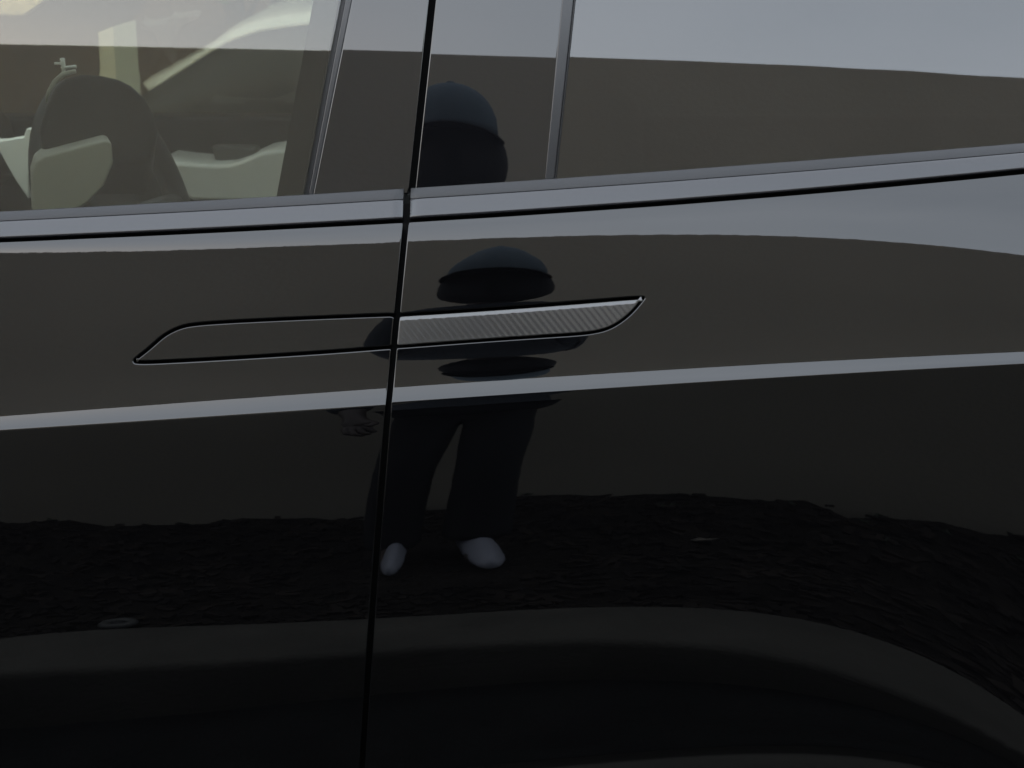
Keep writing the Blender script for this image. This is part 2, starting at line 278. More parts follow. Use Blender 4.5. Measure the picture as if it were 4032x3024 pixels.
def densify(P, step):
    out = []
    for (a, b) in zip(P, P[1:] + P[:1]):
        n = max(1, int(math.hypot(b[0]-a[0], b[1]-a[1]) / step))
        for k in range(n): out.append((a[0] + (b[0]-a[0])*k/n, a[1] + (b[1]-a[1])*k/n))
    return out
def chaikin(P, n=2):
    for _ in range(n):
        Q = []
        for a, b in zip(P, P[1:] + P[:1]):
            Q += [(a[0]*.75 + b[0]*.25, a[1]*.75 + b[1]*.25), (a[0]*.25 + b[0]*.75, a[1]*.25 + b[1]*.75)]
        P = Q
    return P
def area(P): return .5 * sum(a[0]*b[1] - b[0]*a[1] for a, b in zip(P, P[1:] + P[:1]))
def offset_poly(P, d):
    """move a polygon inwards by d"""
    s = 1 if area(P) > 0 else -1; out = []; n = len(P)
    for i in range(n):
        a, b, c = P[i-1], P[i], P[(i+1) % n]
        t = np.array(c) - np.array(a); t = t / max(np.linalg.norm(t), 1e-9)
        out.append((b[0] - t[1]*d*s, b[1] + t[0]*d*s))
    return out
def inside(P, x, z):
    c = False; n = len(P); j = n - 1
    for i in range(n):
        if (P[i][1] > z) != (P[j][1] > z) and x < (P[j][0]-P[i][0])*(z-P[i][1])/(P[j][1]-P[i][1]) + P[i][0]: c = not c
        j = i
    return c

# ------------------------------------------------------------------ materials
M_paint = principled('black_paint', (.0012, .0012, .0014), rough=.0, ior=1.52, bump=(45, .010, .001))
M_gloss = principled('gloss_black_trim', (.003, .003, .0035), rough=.0, ior=1.60)
M_satin = principled('satin_black_trim', (.012, .012, .014), rough=.20, ior=1.52)
M_strip = principled('satin_window_strip', (.014, .0145, .016), rough=.26, ior=1.45)
M_rubber = principled('seal_rubber', (.012, .012, .013), rough=.4, ior=1.38)
M_void = principled('dark_underbody', (.004, .004, .004), rough=.9, spec=.1)
M_carbon = principled('carbon_film', (.022, .021, .02), rough=.24, ior=1.65, coat=.25)
M_glass = glass_mat('door_glass', (.60, .61, .56), 1.60)
M_dark_glass = glass_mat('privacy_glass', (.06, .065, .065), 1.72)
M_roof_glass = glass_mat('roof_glass', (.92, .95, .95))
M_frit = principled('black_frit', (.006, .006, .006), rough=.6, spec=.2)
M_dash = principled('dark_dash', (.02, .02, .02), rough=.6, bump=(400, .2, .001))
M_white_trim = principled('white_leatherette', (.74, .75, .68), rough=.55, bump=(300, .15, .001))
M_wall = principled('stucco', (.60, .545, .45), rough=.9, spec=.2, bump=(60, .15, .006), var=(1.2, .93, 1.06))
M_wall_dim = principled('dimmed_stucco', (.225, .208, .172), rough=.9, spec=.2, bump=(60, .15, .006), var=(1.6, .9, 1.08))  # wall colour darkened to carry the dim lower part
M_concrete = principled('kerb_concrete', (.078, .073, .062), rough=.9, spec=.2, bump=(90, .5, .006), var=(5, .75, 1.12))
M_asphalt = principled('asphalt', (.016, .016, .017), rough=.9, spec=.3, bump=(220, .8, .006), var=(30, .7, 1.3))
M_mulch = principled('mulch', (.015, .012, .009), rough=.95, spec=.2, bump=(45, 1, .03), var=(14, .5, 1.5))
M_chip = principled('bark_chip', (.018, .014, .011), rough=.9, spec=.2, var=(9, .45, 1.6))
M_leaf = principled('weed_leaf', (.03, .04, .02), rough=.7, var=(20, .6, 1.3))

# ------------------------------------------------------------------ setting: ground, wall, planting bed, kerb
WALL_D, WALL_H, BED_Z, KERB0, KERB1 = 2.2, 2.23, .07, -.68, -.93
def box(name, x0, x1, y0, y1, z0, z1, mat, parent=None, bev=0, seg=2):
    V = [(x, y, z) for x in (x0, x1) for y in (y0, y1) for z in (z0, z1)]
    F = [(0, 1, 3, 2), (4, 6, 7, 5), (0, 4, 5, 1), (2, 3, 7, 6), (0, 2, 6, 4), (1, 5, 7, 3)]
    o = mesh(name, V, F, mat, parent, smooth=False)
    if bev:
        m = o.modifiers.new('b', 'BEVEL'); m.width = bev; m.segments = seg
        o.data.polygons.foreach_set('use_smooth', [True] * 6)
        w = o.modifiers.new('n', 'WEIGHTED_NORMAL'); w.keep_sharp = True
    return o
g = mesh('ground', [(-900, -900, 0), (900, -900, 0), (900, 900, 0), (-900, 900, 0)], [(0, 1, 2, 3)], M_asphalt, smooth=False); tag(g, kind='structure')

# wall, slightly wavy stucco sheet on a thick core, coping strip at the top
wall = box('boundary_wall', -14, 14, -WALL_D - .2, -WALL_D, -.1, WALL_H, M_wall)
box('lower_wall_dim', -14, 14, -WALL_D + .001, -WALL_D + .018, -.1, 1.25, M_wall_dim, wall)  # added panel: the lower wall's dimness is put into its colour
tag(wall, 'long tan stucco boundary wall behind the photographer, mirrored in the black car', 'wall')

# kerb: rounded profile swept along x, in lengths with open joints
prof = [(KERB1, -.02), (KERB1, .135), (KERB1 + .008, .148), (KERB1 + .02, .152), (KERB0 - .022, .150), (KERB0 - .010, .146), (KERB0 - .003, .137), (KERB0, .125), (KERB0 + .012, -.02)]
kerb = empty('kerb', (0, KERB0, 0)); tag(kerb, kind='structure')
for k in range(-4, 5):
    xa, xb = k * 2.4 - 1.0 + .004, k * 2.4 + 1.4 - .004; V = []; n = 13
    for i in range(n):
        x = xa + (xb - xa) * i / (n - 1)
        for (y, z) in prof: V.append((x, y + .003 * math.sin(3*x + k) + random.uniform(-.001, .001), z + random.uniform(-.0012, .0012)))
    p = len(prof); F = [(i*p + j, i*p + j + 1, (i+1)*p + j + 1, (i+1)*p + j) for i in range(n - 1) for j in range(p - 1)]
    F += [tuple(range(p))[::-1], tuple((n-1)*p + j for j in range(p))]
    o = mesh('kerb_stone', V, F, M_concrete, kerb); o.modifiers.new('e', 'EDGE_SPLIT').split_angle = R(50)
# gutter sheet in front of the kerb
gut = mesh('gutter', [(-14, KERB0 + .012, .004), (14, KERB0 + .012, .004), (14, KERB0 + .30, .004), (-14, KERB0 + .30, .004)], [(0, 1, 2, 3)], principled('gutter_concrete', (.012, .012, .011), rough=.9, spec=.2, bump=(120, .6, .006), var=(7, .6, 1.2)), smooth=False); tag(gut, kind='structure')

# planting bed: uneven soil sheet
nx, ny = 220, 50; V = []; F = []
for i in range(nx):
    for j in range(ny):
        x = -9 + 18 * i / (nx - 1); y = KERB1 + .005 - (WALL_D + KERB1 - .02 + .03) * j / (ny - 1)
        n = .022*math.sin(5.1*x + 2.3*y) + .016*math.sin(11.7*x - 6.1*y + 1) + .012*math.sin(23*x + 17*y) + random.uniform(-.008, .008)
        n *= min(1, max(.1, (math.hypot(x + .14, y + 1.55) - .22) / .3)); edge = min(1, (KERB1 - y) / .3); pile = max(0, 1 - (y + WALL_D) / .5)
        V.append((x, y, BED_Z + n*edge + .05*pile*(1 + .25*math.sin(7*x) + .3*math.sin(31*x + 2) + random.uniform(-.3, .3))))
F = [(i*ny + j, i*ny + j + 1, (i+1)*ny + j + 1, (i+1)*ny + j) for i in range(nx - 1) for j in range(ny - 1)]
bed = mesh('planting_bed', V, F, M_mulch); tag(bed, kind='structure')
def bed_z(x, y):
    i = int(round((x + 9) / 18 * (nx - 1))); j = int(round((KERB1 + .005 - y) / (WALL_D + KERB1 - .02 + .03) * (ny - 1)))
    return V_bed[min(max(i, 0), nx - 1) * ny + min(max(j, 0), ny - 1)][2]
V_bed = list(V)
V = []; F = []
for _ in range(5200):
    x = random.gauss(0, 1.5); y = random.uniform(-WALL_D + .05, KERB1 - .03); z = bed_z(x, y) + .006
    a = random.uniform(0, math.pi); t = random.uniform(-.5, .5)
    if math.hypot(x + .14, y + 1.55) < .26: z -= .012
    H2 = 0; L, W, H2 = random.uniform(.006, .02), random.uniform(.004, .010), random.uniform(.002, .006)
    ca, sa, ct, st = math.cos(a), math.sin(a), math.cos(t), math.sin(t); b0 = len(V)
    for dx in (-L, L):
        for dy in (-W, W):
            for dz in (-H2, H2):
                px, pz = dx*ct - dz*st, dx*st + dz*ct; V.append((x + px*ca - dy*sa, y + px*sa + dy*ca, z + pz))
    F += [tuple(b0 + q for q in f) for f in [(0, 1, 3, 2), (4, 6, 7, 5), (0, 4, 5, 1), (2, 3, 7, 6), (0, 2, 6, 4), (1, 5, 7, 3)]]
chips = mesh('mulch_chips', V, F, M_chip, smooth=False); tag(chips, 'dark bark chips strewn over the planting bed below the tan wall', 'mulch', kind='stuff')
V = []; F = []
for _ in range(70):
    cx = random.gauss(.4, 1.4); cy = -WALL_D + random.expovariate(1/.07) + .03
    if cy > -1.1: continue
    z0 = bed_z(cx, cy); s = random.uniform(.5, 1.2)
    for k in range(random.randint(6, 12)):
        a = random.uniform(0, 2*math.pi); l = random.uniform(.010, .026) * s; w = l * .22; up = random.uniform(.3, 1.2) * l; b0 = len(V)
        dx, dy = math.cos(a), math.sin(a)
        V += [(cx, cy, z0), (cx + dx*l*.5 - dy*w, cy + dy*l*.5 + dx*w, z0 + up*.7), (cx + dx*l, cy + dy*l, z0 + up), (cx + dx*l*.5 + dy*w, cy + dy*l*.5 - dx*w, z0 + up*.7)]
        F += [(b0, b0+1, b0+2), (b0, b0+2, b0+3)]
weeds = mesh('weeds', V, F, M_leaf, smooth=False); tag(weeds, 'low scattered weeds growing along the foot of the tan wall', 'weeds', kind='stuff')

# ------------------------------------------------------------------ the black car
car = empty('parked_car', (0, .95, 0))
tag(car, 'glossy black car seen close up at its two flush door handles', 'car')
RH = .0013                                               # radius of the rolled panel edge
HALF = .0023                                             # half the shut-line

def door(name, side, handle):
    """painted door skin from the sill to the belt line; side -1 = front door, +1 = rear door"""
    L = 1.25; s = np.concatenate([np.arange(0, .06, .003), np.arange(.06, .5, .005), np.arange(.5, L, .02)]) + HALF + RH
    s = s * side; s = np.sort(s)
    x0 = s + float(gapx(zcrease(np.array([-.108]))[0]))
    zc, zb = zcrease(x0), zbelt(x0) - RH
    fr = np.concatenate([np.linspace(0, .08, 12), np.linspace(.09, 1, 84)])
    lo = np.concatenate([np.array([.30, .36]), np.linspace(.38, .99, 190), [.994, .997]])
    rows = [.30 + (zc - .30) * (q - .30) / .70 for q in lo] + [zc + (zb - zc) * q for q in fr]
    Z = np.array(rows); nr, nc = Z.shape; S = np.repeat(s[None], nr, 0); X = gapx(Z) + S
    # handle cut-out, in (row, column) space
    hp = [(x - float(gapx(z)), z) for x, z in handle]
    def to_idx(sv, z):
        j = np.interp(sv, s, np.arange(nc)) + (min(0, sv - s[0]) + max(0, sv - s[-1])) / .003
        jj = min(max(j, 0), nc - 1.001); j0 = int(jj); a = jj - j0
        col = Z[:, j0] * (1 - a) + Z[:, j0 + 1] * a
        return float(np.interp(z, col, np.arange(nr))), float(j)
    hi = [to_idx(*p) for p in densify(chaikin(hp, 2), .0022)]
    i0 = int(min(p[0] for p in hi)) - 2; i1 = int(max(p[0] for p in hi)) + 3
    j0 = max(0, int(min(p[1] for p in hi)) - 2); j1 = min(nc - 1, int(max(p[1] for p in hi)) + 3)
    F = [(i*nc + j, i*nc + j + 1, (i+1)*nc + j + 1, (i+1)*nc + j) for i in range(nr - 1) for j in range(nc - 1) if not (i0 <= i < i1 and j0 <= j < j1)]
    pts = [(i, j) for i in range(i0, i1 + 1) for j in range(j0, j1 + 1)]; gi = {p: k for k, p in enumerate(pts)}
    loop = [(i0, j) for j in range(j0, j1)] + [(i, j1) for i in range(i0, i1)] + [(i1, j) for j in range(j1, j0, -1)] + [(i, j0) for i in range(i1, i0, -1)]
    ed = [(gi[a], gi[b]) for a, b in zip(loop, loop[1:] + loop[:1])]; n0 = len(pts)
    ins = [k for k, p in enumerate(pts)]
    V2 = [Vector(p) for p in pts] + [Vector(p) for p in hi]
    ed += [(n0 + k, n0 + (k + 1) % len(hi)) for k in range(len(hi))]
    ov, oe, of, orv, _, _ = delaunay_2d_cdt(V2, ed, [], 0, 1e-5)
    XZ = [(X[i, j], Z[i, j]) for i in range(nr) for j in range(nc)]; mp = []
    for k, v in enumerate(ov):
        o = [q for q in orv[k] if q < n0]
        if o: i, j = pts[o[0]]; mp.append(i*nc + j)
        else:
            ii = min(max(v[0], 0), nr - 1.001); jj = min(max(v[1], 0), nc - 1.001); a, b = int(ii), int(jj); c, d = ii - a, jj - b
            XZ.append(tuple((np.array(XZ[a*nc+b])*(1-c)*(1-d) + np.array(XZ[(a+1)*nc+b])*c*(1-d) + np.array(XZ[a*nc+b+1])*(1-c)*d + np.array(XZ[(a+1)*nc+b+1])*c*d))); mp.append(len(XZ) - 1)
    for f in of:
        ci = sum(ov[q][0] for q in f) / len(f); cj = sum(ov[q][1] for q in f) / len(f)
        if not (i0 < ci < i1 and j0 < cj < j1) or inside(hi, ci, cj): continue
        F.append(tuple(mp[q] for q in f))
    used = sorted({q for f in F for q in f}); re = {q: k for k, q in enumerate(used)}
    xz = np.array([XZ[q] for q in used]); x, z = xz[:, 0], xz[:, 1]; y = BODY.y(x, z); N = BODY.normal(x, z)
    V = np.stack([x, y, z], 1); F = orient(V, [tuple(re[q] for q in f) for f in F], N)
    V, F, N = hem(V, F, N, RH, .012)
    return mesh(name, V, F, M_paint, car, N)
front_door = door('front_door', -1, HF); rear_door = door('rear_door', 1, HR)
front_door['label'] = 'black front door with plain flush handle'; rear_door['label'] = 'black rear door with carbon-look handle film'

def pad(name, handle, side, parent, mat, inset, dtilt=0, proud=0, relief=None, step=.002, cham=None):
    """the flush handle itself, a crowned plate inside its cut-out"""
    hp = [(x - float(gapx(z)), z) for x, z in handle]
    P = offset_poly(densify(chaikin(hp, 2), .0016), inset); lim = side * (HALF + RH)
    P = [(max(p[0], lim) if side > 0 else min(p[0], lim), p[1]) for p in P]
    Q = [P[0]]
    for p in P[1:]:
        if math.hypot(p[0]-Q[-1][0], p[1]-Q[-1][1]) > .0006: Q.append(p)
    P = Q; n = len(P); pin = offset_poly(P, step * .6)
    xs = np.arange(min(p[0] for p in P), max(p[0] for p in P), step); zs = np.arange(min(p[1] for p in P), max(p[1] for p in P), step)
    V2 = [Vector(p) for p in P] + [Vector((a, b)) for a in xs for b in zs if inside(pin, a, b)]
    ov, oe, of, *_ = delaunay_2d_cdt(V2, [(k, (k+1) % n) for k in range(n)], [], 1, 1e-6)
    sz = np.array([tuple(v) for v in ov]); z = sz[:, 1]; x = gapx(z) + sz[:, 0]; y = BODY.y(x, z) - proud; N = BODY.normal(x, z)
    zm = np.polyval(np.polyfit([p[0] for p in P], [p[1] for p in P], 1), sz[:, 0])
    y = y + np.tan(R(dtilt)) * (z - zm); N[:, 2] += math.tan(R(dtilt))
    if cham:
        top = np.array([max(p[1] for p in P if abs(p[0] - q) < .004) for q in sz[:, 0]]); dd = np.clip((z - (top - cham[0])) / cham[0], 0, 1)
        y = y + math.tan(R(cham[1])) * cham[0] * dd**1.6 / 1.6; N[:, 2] += math.tan(R(cham[1])) * np.minimum(1, 1.4*dd**.6)
    if relief:
        A, lam, ang = relief; kx, kz = 2*math.pi/lam*math.cos(ang), 2*math.pi/lam*math.sin(ang); ph = kx*x + kz*z
        bot = np.array([min(p[1] for p in P if abs(p[0] - q) < .004) for q in sz[:, 0]]); A = A * (1 + 1.6*np.clip(1 - (z - bot)/.004, 0, 1))
        y = y - A * np.sin(ph); N[:, 0] += -A*kx*np.cos(ph); N[:, 2] += -A*kz*np.cos(ph)
    N = N / np.linalg.norm(N, axis=1, keepdims=True)
    V = np.stack([x, y, z], 1); F = orient(V, [tuple(f) for f in of], N)
    V, F, N = hem(V, F, N, .0012, .010, 5)
    return mesh(name, V, F, mat, parent, N)
pad('door_handle', HF, -1, front_door, M_paint, .0046, proud=-.0006)
hr = pad('door_handle', HR, 1, rear_door, M_carbon, .0045, dtilt=1.6, proud=.0002, relief=(.00003, .0047, R(40)), step=.0008, cham=(.0028, 24))
hr['label'] = 'door handle wrapped in ribbed carbon-look film'

# inner shell closing the shut-lines and the handle pockets
xs = np.linspace(-1.3, 1.3, 131); zr = np.linspace(0, 1, 60); V = []
for x in xs:
    zt = float(zbelt(np.array([x]))[0]) + .012
    for q in zr:
        z = .27 + (zt - .27) * q; V.append((x, float(BODY.y(np.array([x]), np.array([z]))[0]) + .0135, z))
n = len(zr); F = [(i*n + j, (i+1)*n + j, (i+1)*n + j + 1, i*n + j + 1) for i in range(len(xs) - 1) for j in range(n - 1)]
mesh('door_seal', V, F, M_void, car)

# belt trim: satin strip under the windows, one length per door
def belt(name, side, parent):
    s = (np.linspace(0, 1.2, 121) + .0032) * side; V = []; N = []; p = 0
    x = s + float(gapx(.985)); zb = zbelt(x) + .0018; zs = zsill(x); yb = BODY.y(x, zbelt(x)) + .003; yt = WINS.y(x, zs) - .0035
    h = zs - zb; zm = zb + h*.62; ym = yb + (yt - yb)*.50
    secs = [(yb + .012, zb - .004), (yb + .004, zb - .0022), (yb + .0008, zb - .0006), (yb, zb + .0004), (yb + .0010, zb + .0022), (ym - .0006, zm - .0010), (ym, zm), (ym + .0012, zm + .0004)]
    lip = [(ym + .0016, zm + .0006), (ym + .0016, zm + .0012), (yt - .0006, zs - .0006), (yt, zs), (yt + .0020, zs - .0002), (yt + .0022, zs - .012)]
    def sweep(nm, sc, mat, par):
        V = [(x[i], a[i], b[i]) for i in range(len(x)) for a, b in sc]; k = len(sc)
        F = [(i*k + j, (i+1)*k + j, (i+1)*k + j + 1, i*k + j + 1) for i in range(len(x) - 1) for j in range(k - 1)]
        if side < 0: F = [f[::-1] for f in F]
        e = 0
        F.append(tuple(e*k + j for j in range(k)) if side > 0 else tuple(e*k + j for j in range(k))[::-1])
        o = mesh(nm, V, F, mat, par); return o
    gx = float(gapx(.985))
    x = x + .11 * (zbelt(x) - .985)
    t = sweep(name, secs, M_satin, parent); sweep('window_wiper_seal', lip, M_rubber, parent)
    return t
belt('belt_trim', -1, front_door); belt('belt_trim', 1, rear_door)

def patch(name, xl, xr, parent, mat, dy=0, dt=0, zlo=None, zhi=1.42, nx=40, nz=110, edge=.0012, depth=.006, glass=False, yaw=0):
    """piece of the window line between two slanting edges; dt tilts it a little about its foot"""
    zz = np.linspace(0, 1, nz) ** 1.0; V = []; xx = np.linspace(0, 1, nx)
    a, b = np.meshgrid(xx, zz, indexing='ij'); z = np.full_like(a, 1.0)
    for _ in range(3):
        x = xl(z) * (1 - a) + xr(z) * a; z0 = zsill(x.ravel()).reshape(x.shape) - .004; z = z0 + (zhi - z0) * b
    x = x.ravel(); z = z.ravel(); y = WINS.y(x, z) + dy + math.tan(R(dt)) * (z - zsill(x)); N = WINS.normal(x, z); N[:, 2] += math.tan(R(dt)); y = y + math.tan(R(yaw)) * (x - x.min()); N[:, 0] += math.tan(R(yaw))
    N /= np.linalg.norm(N, axis=1, keepdims=True); V = np.stack([x, y, z], 1)
    F = [(i*nz + j, (i+1)*nz + j, (i+1)*nz + j + 1, i*nz + j + 1) for i in range(nx - 1) for j in range(nz - 1)]; F = orient(V, F, N)
    if glass:
        t = .0045; m = len(V); V = np.concatenate([V, V - N * t]); F = F + [tuple(q + m for q in f[::-1]) for f in F]; N = np.concatenate([N, -N])
        per = [j for j in range(nz)] + [i*nz + nz - 1 for i in range(1, nx)] + [(nx-1)*nz + j for j in range(nz - 2, -1, -1)] + [i*nz for i in range(nx - 2, 0, -1)]
        F += [(a, b, b + m, a + m) for a, b in zip(per, per[1:] + per[:1])]
        return mesh(name, V, F, mat, parent, N)
    V, F, N = hem(V, F, N, edge, depth)
    return mesh(name, V, F, mat, parent, N)
c = lambda v: (lambda z: np.full_like(np.asarray(z, float), v))
sh = lambda f, d: (lambda z: f(z) + d)
patch('window_glass', c(-1.25), sh(fgl, .001), front_door, M_glass, glass=True, nx=60)
patch('window_frit', sh(fgl, -.0235), sh(fgl, .0), front_door, M_frit, dy=.0062, nx=6, nz=60, edge=.0003, depth=.001)
patch('window_seal', fgl, sh(fgl, .0055), front_door, M_rubber, dy=.004, nx=4, nz=60, edge=.0012)
patch('window_trim_strip', sh(fgl, .0062), sh(fpi, -.0008), front_door, M_strip, dy=.0015, nx=4, nz=60, edge=.0016)
patch('pillar_cover', sh(fpi, .0014), sh(gapw, -.0042), front_door, M_gloss, dt=-.05, nx=24)
patch('pillar_cover', sh(gapw, .0040), sh(rpi, -.0004), rear_door, M_gloss, dt=.05, nx=24, yaw=.9)
patch('window_trim_strip', sh(rpi, .0014), sh(rgl, -.0022), rear_door, M_strip, dy=.0018, nx=4, nz=60, edge=.0018)
patch('window_seal', sh(rgl, -.0016), sh(rgl, .001), rear_door, M_rubber, dy=.004, nx=4, nz=60, edge=.0008)
patch('window_glass', sh(rgl, .0012), c(1.25), rear_door, M_dark_glass, glass=True, nx=60)
patch('pillar_seal', sh(gapw, -.012), sh(gapw, .012), car, M_void, dy=.012, nx=4, nz=40, edge=.0003)

# ------------------------------------------------------------------ rest of the car: roof, far side, cabin
def prism(name, pts, d, mat, parent, bev=.01, seg=3):
    """solid whose outline pts (world points) is pushed back by the vector d, with rounded edges"""
    n = len(pts); d = Vector(d); P = [Vector(p) for p in pts]
    V = P + [p + d for p in P]; F = [tuple(range(n)), tuple(range(2*n - 1, n - 1, -1))] + [(i, i + n, (i+1) % n + n, (i+1) % n) for i in range(n)]
    o = mesh(name, V, F, mat, parent, smooth=True)
    if bev: m = o.modifiers.new('b', 'BEVEL'); m.width = bev; m.segments = seg; m.limit_method = 'ANGLE'; m.angle_limit = R(25)
    o.modifiers.new('n', 'WEIGHTED_NORMAL'); return o
def tube(name, pts, r, mat, parent, seg=12):
    P = [Vector(p) for p in pts]; V = []; F = []; n = len(P)
    for i, p in enumerate(P):
        t = (P[min(i+1, n-1)] - P[max(i-1, 0)]).normalized(); a = t.orthogonal().normalized(); b = t.cross(a); rr = r[i] if isinstance(r, (list, tuple)) else r
        if i: a = (a0 - t * a0.dot(t)).normalized(); b = t.cross(a)
        a0 = a
        V += [p + (a*math.cos(2*math.pi*k/seg) + b*math.sin(2*math.pi*k/seg)) * rr for k in range(seg)]
    F = [(i*seg + k, i*seg + (k+1) % seg, (i+1)*seg + (k+1) % seg, (i+1)*seg + k) for i in range(n-1) for k in range(seg)]
    F += [tuple(range(seg))[::-1], tuple((n-1)*seg + k for k in range(seg))]
    return mesh(name, V, F, mat, parent)
FAR = 1.86
# roof: curved tinted panorama pane with a painted rail on each side
def strip(name, secs, x0, x1, mat, parent, n=24):
    V = []; k = len(secs)
    for i in range(n):
        x = x0 + (x1 - x0) * i / (n - 1)
        for (y, z) in secs: V.append((x, y, z))
    F = [(i*k + j, i*k + j + 1, (i+1)*k + j + 1, (i+1)*k + j) for i in range(n - 1) for j in range(k - 1)]
    o = mesh(name, V, F, mat, parent); m = o.modifiers.new('s', 'SOLIDIFY'); m.thickness = .006; return o
strip('roof_rail', [(.205, 1.405), (.225, 1.44), (.27, 1.475), (.34, 1.50)], -.55, 1.25, M_paint, car)
strip('roof_rail', [(1.60, 1.50), (1.67, 1.475), (1.71, 1.44), (1.73, 1.405)], -.55, 1.25, M_paint, car)
strip('roof_glass', [(.345, 1.502), (.6, 1.54), (.97, 1.555), (1.34, 1.54), (1.595, 1.502)], -.55, 1.25, M_roof_glass, car)
# windscreen
V = [(-1.45, .10, .98), (-1.55, .95, .98), (-1.45, 1.80, .98), (-.56, .30, 1.49), (-.60, .95, 1.545), (-.56, 1.62, 1.49)]
ws = mesh('windscreen', V, [(0, 1, 4, 3), (1, 2, 5, 4)], M_roof_glass, car); ws.modifiers.new('s', 'SOLIDIFY').thickness = .006
tube('windscreen_pillar', [(-1.46, .09, .97), (-1.0, .17, 1.24), (-.56, .23, 1.46)], .03, M_paint, car)
tube('windscreen_pillar', [(-1.46, 1.83, .97), (-1.0, 1.76, 1.24), (-.56, 1.70, 1.46)], .03, M_paint, car)
# far side: painted lower body, dark door card, glass
box('far_door', -1.45, 1.25, FAR - .02, FAR + .03, .28, .90, M_paint, car, bev=.012)
fb = at(640, 457, 1.74).z
box('far_door_card', -1.45, 1.25, 1.74, FAR - .025, .30, fb, M_dash, car, bev=.012)
V = [(-1.3, FAR - .05, fb - .03), (1.2, FAR - .05, fb - .03), (1.2, FAR - .12, 1.42), (-.60, FAR - .12, 1.42)]
fw = mesh('far_window_glass', V, [(0, 1, 2, 3)], M_glass, car, smooth=False); fw.modifiers.new('s', 'SOLIDIFY').thickness = .004
box('floor_pan', -1.45, 1.25, .06, FAR - .03, .24, .29, M_void, car)
box('cabin_bulkhead', 1.22, 1.25, .30, FAR - .1, .30, 1.38, M_void, car)
# dashboard: dark hooded mass across the cabin
dp = [(-1.45, .30), (-1.45, .965), (-1.10, .985), (-.98, .97), (-.93, .93), (-.92, .84), (-.98, .78), (-1.0, .60), (-1.15, .30)]
prism('dashboard', [(x, .16, z) for x, z in dp], (0, FAR - .34, 0), M_dash, car, bev=.02)
# steering wheel: rim, hub, spokes
wc = at(480, 860, .56); 
ax = Vector((math.cos(R(13)), -math.sin(R(13)), .30)).normalized(); e1 = ax.cross(Vector((0, 0, 1))).normalized(); e2 = e1.cross(ax).normalized()
rad = .158; ring = [wc + (e1*math.cos(t) + e2*math.sin(t)) * rad for t in np.linspace(0, 2*math.pi, 49)]
sw = tube('steering_wheel', ring, .0155, M_dash, car, seg=14)
prism('steering_hub', [wc + (e1*a + e2*b)*.06 for a, b in ((-1, .5), (-.6, .8), (.6, .8), (1, .5), (.8, -.6), (.4, -.9), (-.4, -.9), (-.8, -.6))], ax * -.04, M_dash, sw, bev=.008)
tube('steering_spoke', [wc + e1*.05, wc + e1*rad], .012, M_dash, sw); tube('steering_spoke', [wc - e1*.05, wc - e1*rad], .012, M_dash, sw); tube('steering_spoke', [wc - e2*.05, wc - e2*rad], .012, M_dash, sw)
prism('instrument_hood', [at(u, v, .40) for u, v in ((150, 520), (182, 410), (212, 336), (258, 297), (325, 284), (400, 290), (470, 306), (520, 332), (572, 380), (605, 440), (622, 520), (600, 640), (200, 640))], (-.03, .10, -.05), M_dash, car, bev=.008)
# stalk with a paddle, catching the light left of the wheel
st = tube('column_stalk', [at(300, 262, .62), at(250, 268, .62), at(243, 262, .62)], .0022, M_white_trim, car)
tube('stalk_lever', [at(252, 300, .62), at(250, 262, .62), at(245, 228, .62)], [.0018, .0026, .0030], M_white_trim, st)
tube('stalk_lever', [at(250, 250, .62), at(215, 250, .62)], .0016, M_white_trim, st)
tube('lit_hood_edge', [at(182, 402, .36), at(192, 360, .36), at(215, 322, .36), at(250, 292, .36), at(298, 280, .36)], [.0012, .002, .0026, .0030, .0022], M_white_trim, car)  # pale tube: the lit edge of the rim put into colour
# pale cabin trim
prism('dash_end_trim', [at(u, v, 1.20) for u, v in ((-60, 560), (0, 556), (92, 540), (104, 505), (150, 514), (245, 500), (262, 514), (165, 556), (128, 620), (112, 700), (112, 785), (55, 700), (0, 600), (-60, 540))][::-1], (0, .05, 0), M_white_trim, car, bev=.004)
prism('centre_console', [at(u, v, .34) for u, v in ((125, 830), (122, 690), (138, 640), (170, 616), (418, 551), (440, 562), (446, 640), (410, 730), (345, 800), (250, 850))][::-1], (-.03, .10, .0), M_white_trim, car, bev=.011, seg=4)
prism('vent_trim', [at(u, v, 1.05) for u, v in ((467, 553), (492, 549), (538, 618), (503, 616))][::-1], (0, .03, 0), M_white_trim, car, bev=.003)
prism('door_armrest', [at(u, v, 1.52) for u, v in ((612, 628), (700, 640), (840, 651), (905, 648), (965, 628), (1025, 600), (1090, 590), (1230, 588), (1230, 800), (750, 790), (726, 760))][::-1], (0, .18, 0), M_white_trim, car, bev=.008)
prism('door_pocket', [at(u, v, 1.60) for u, v in ((830, 575), (1010, 578), (1010, 640), (850, 645))][::-1], (0, .05, 0), principled('grey_trim', (.10, .10, .09), rough=.6), car, bev=.006)
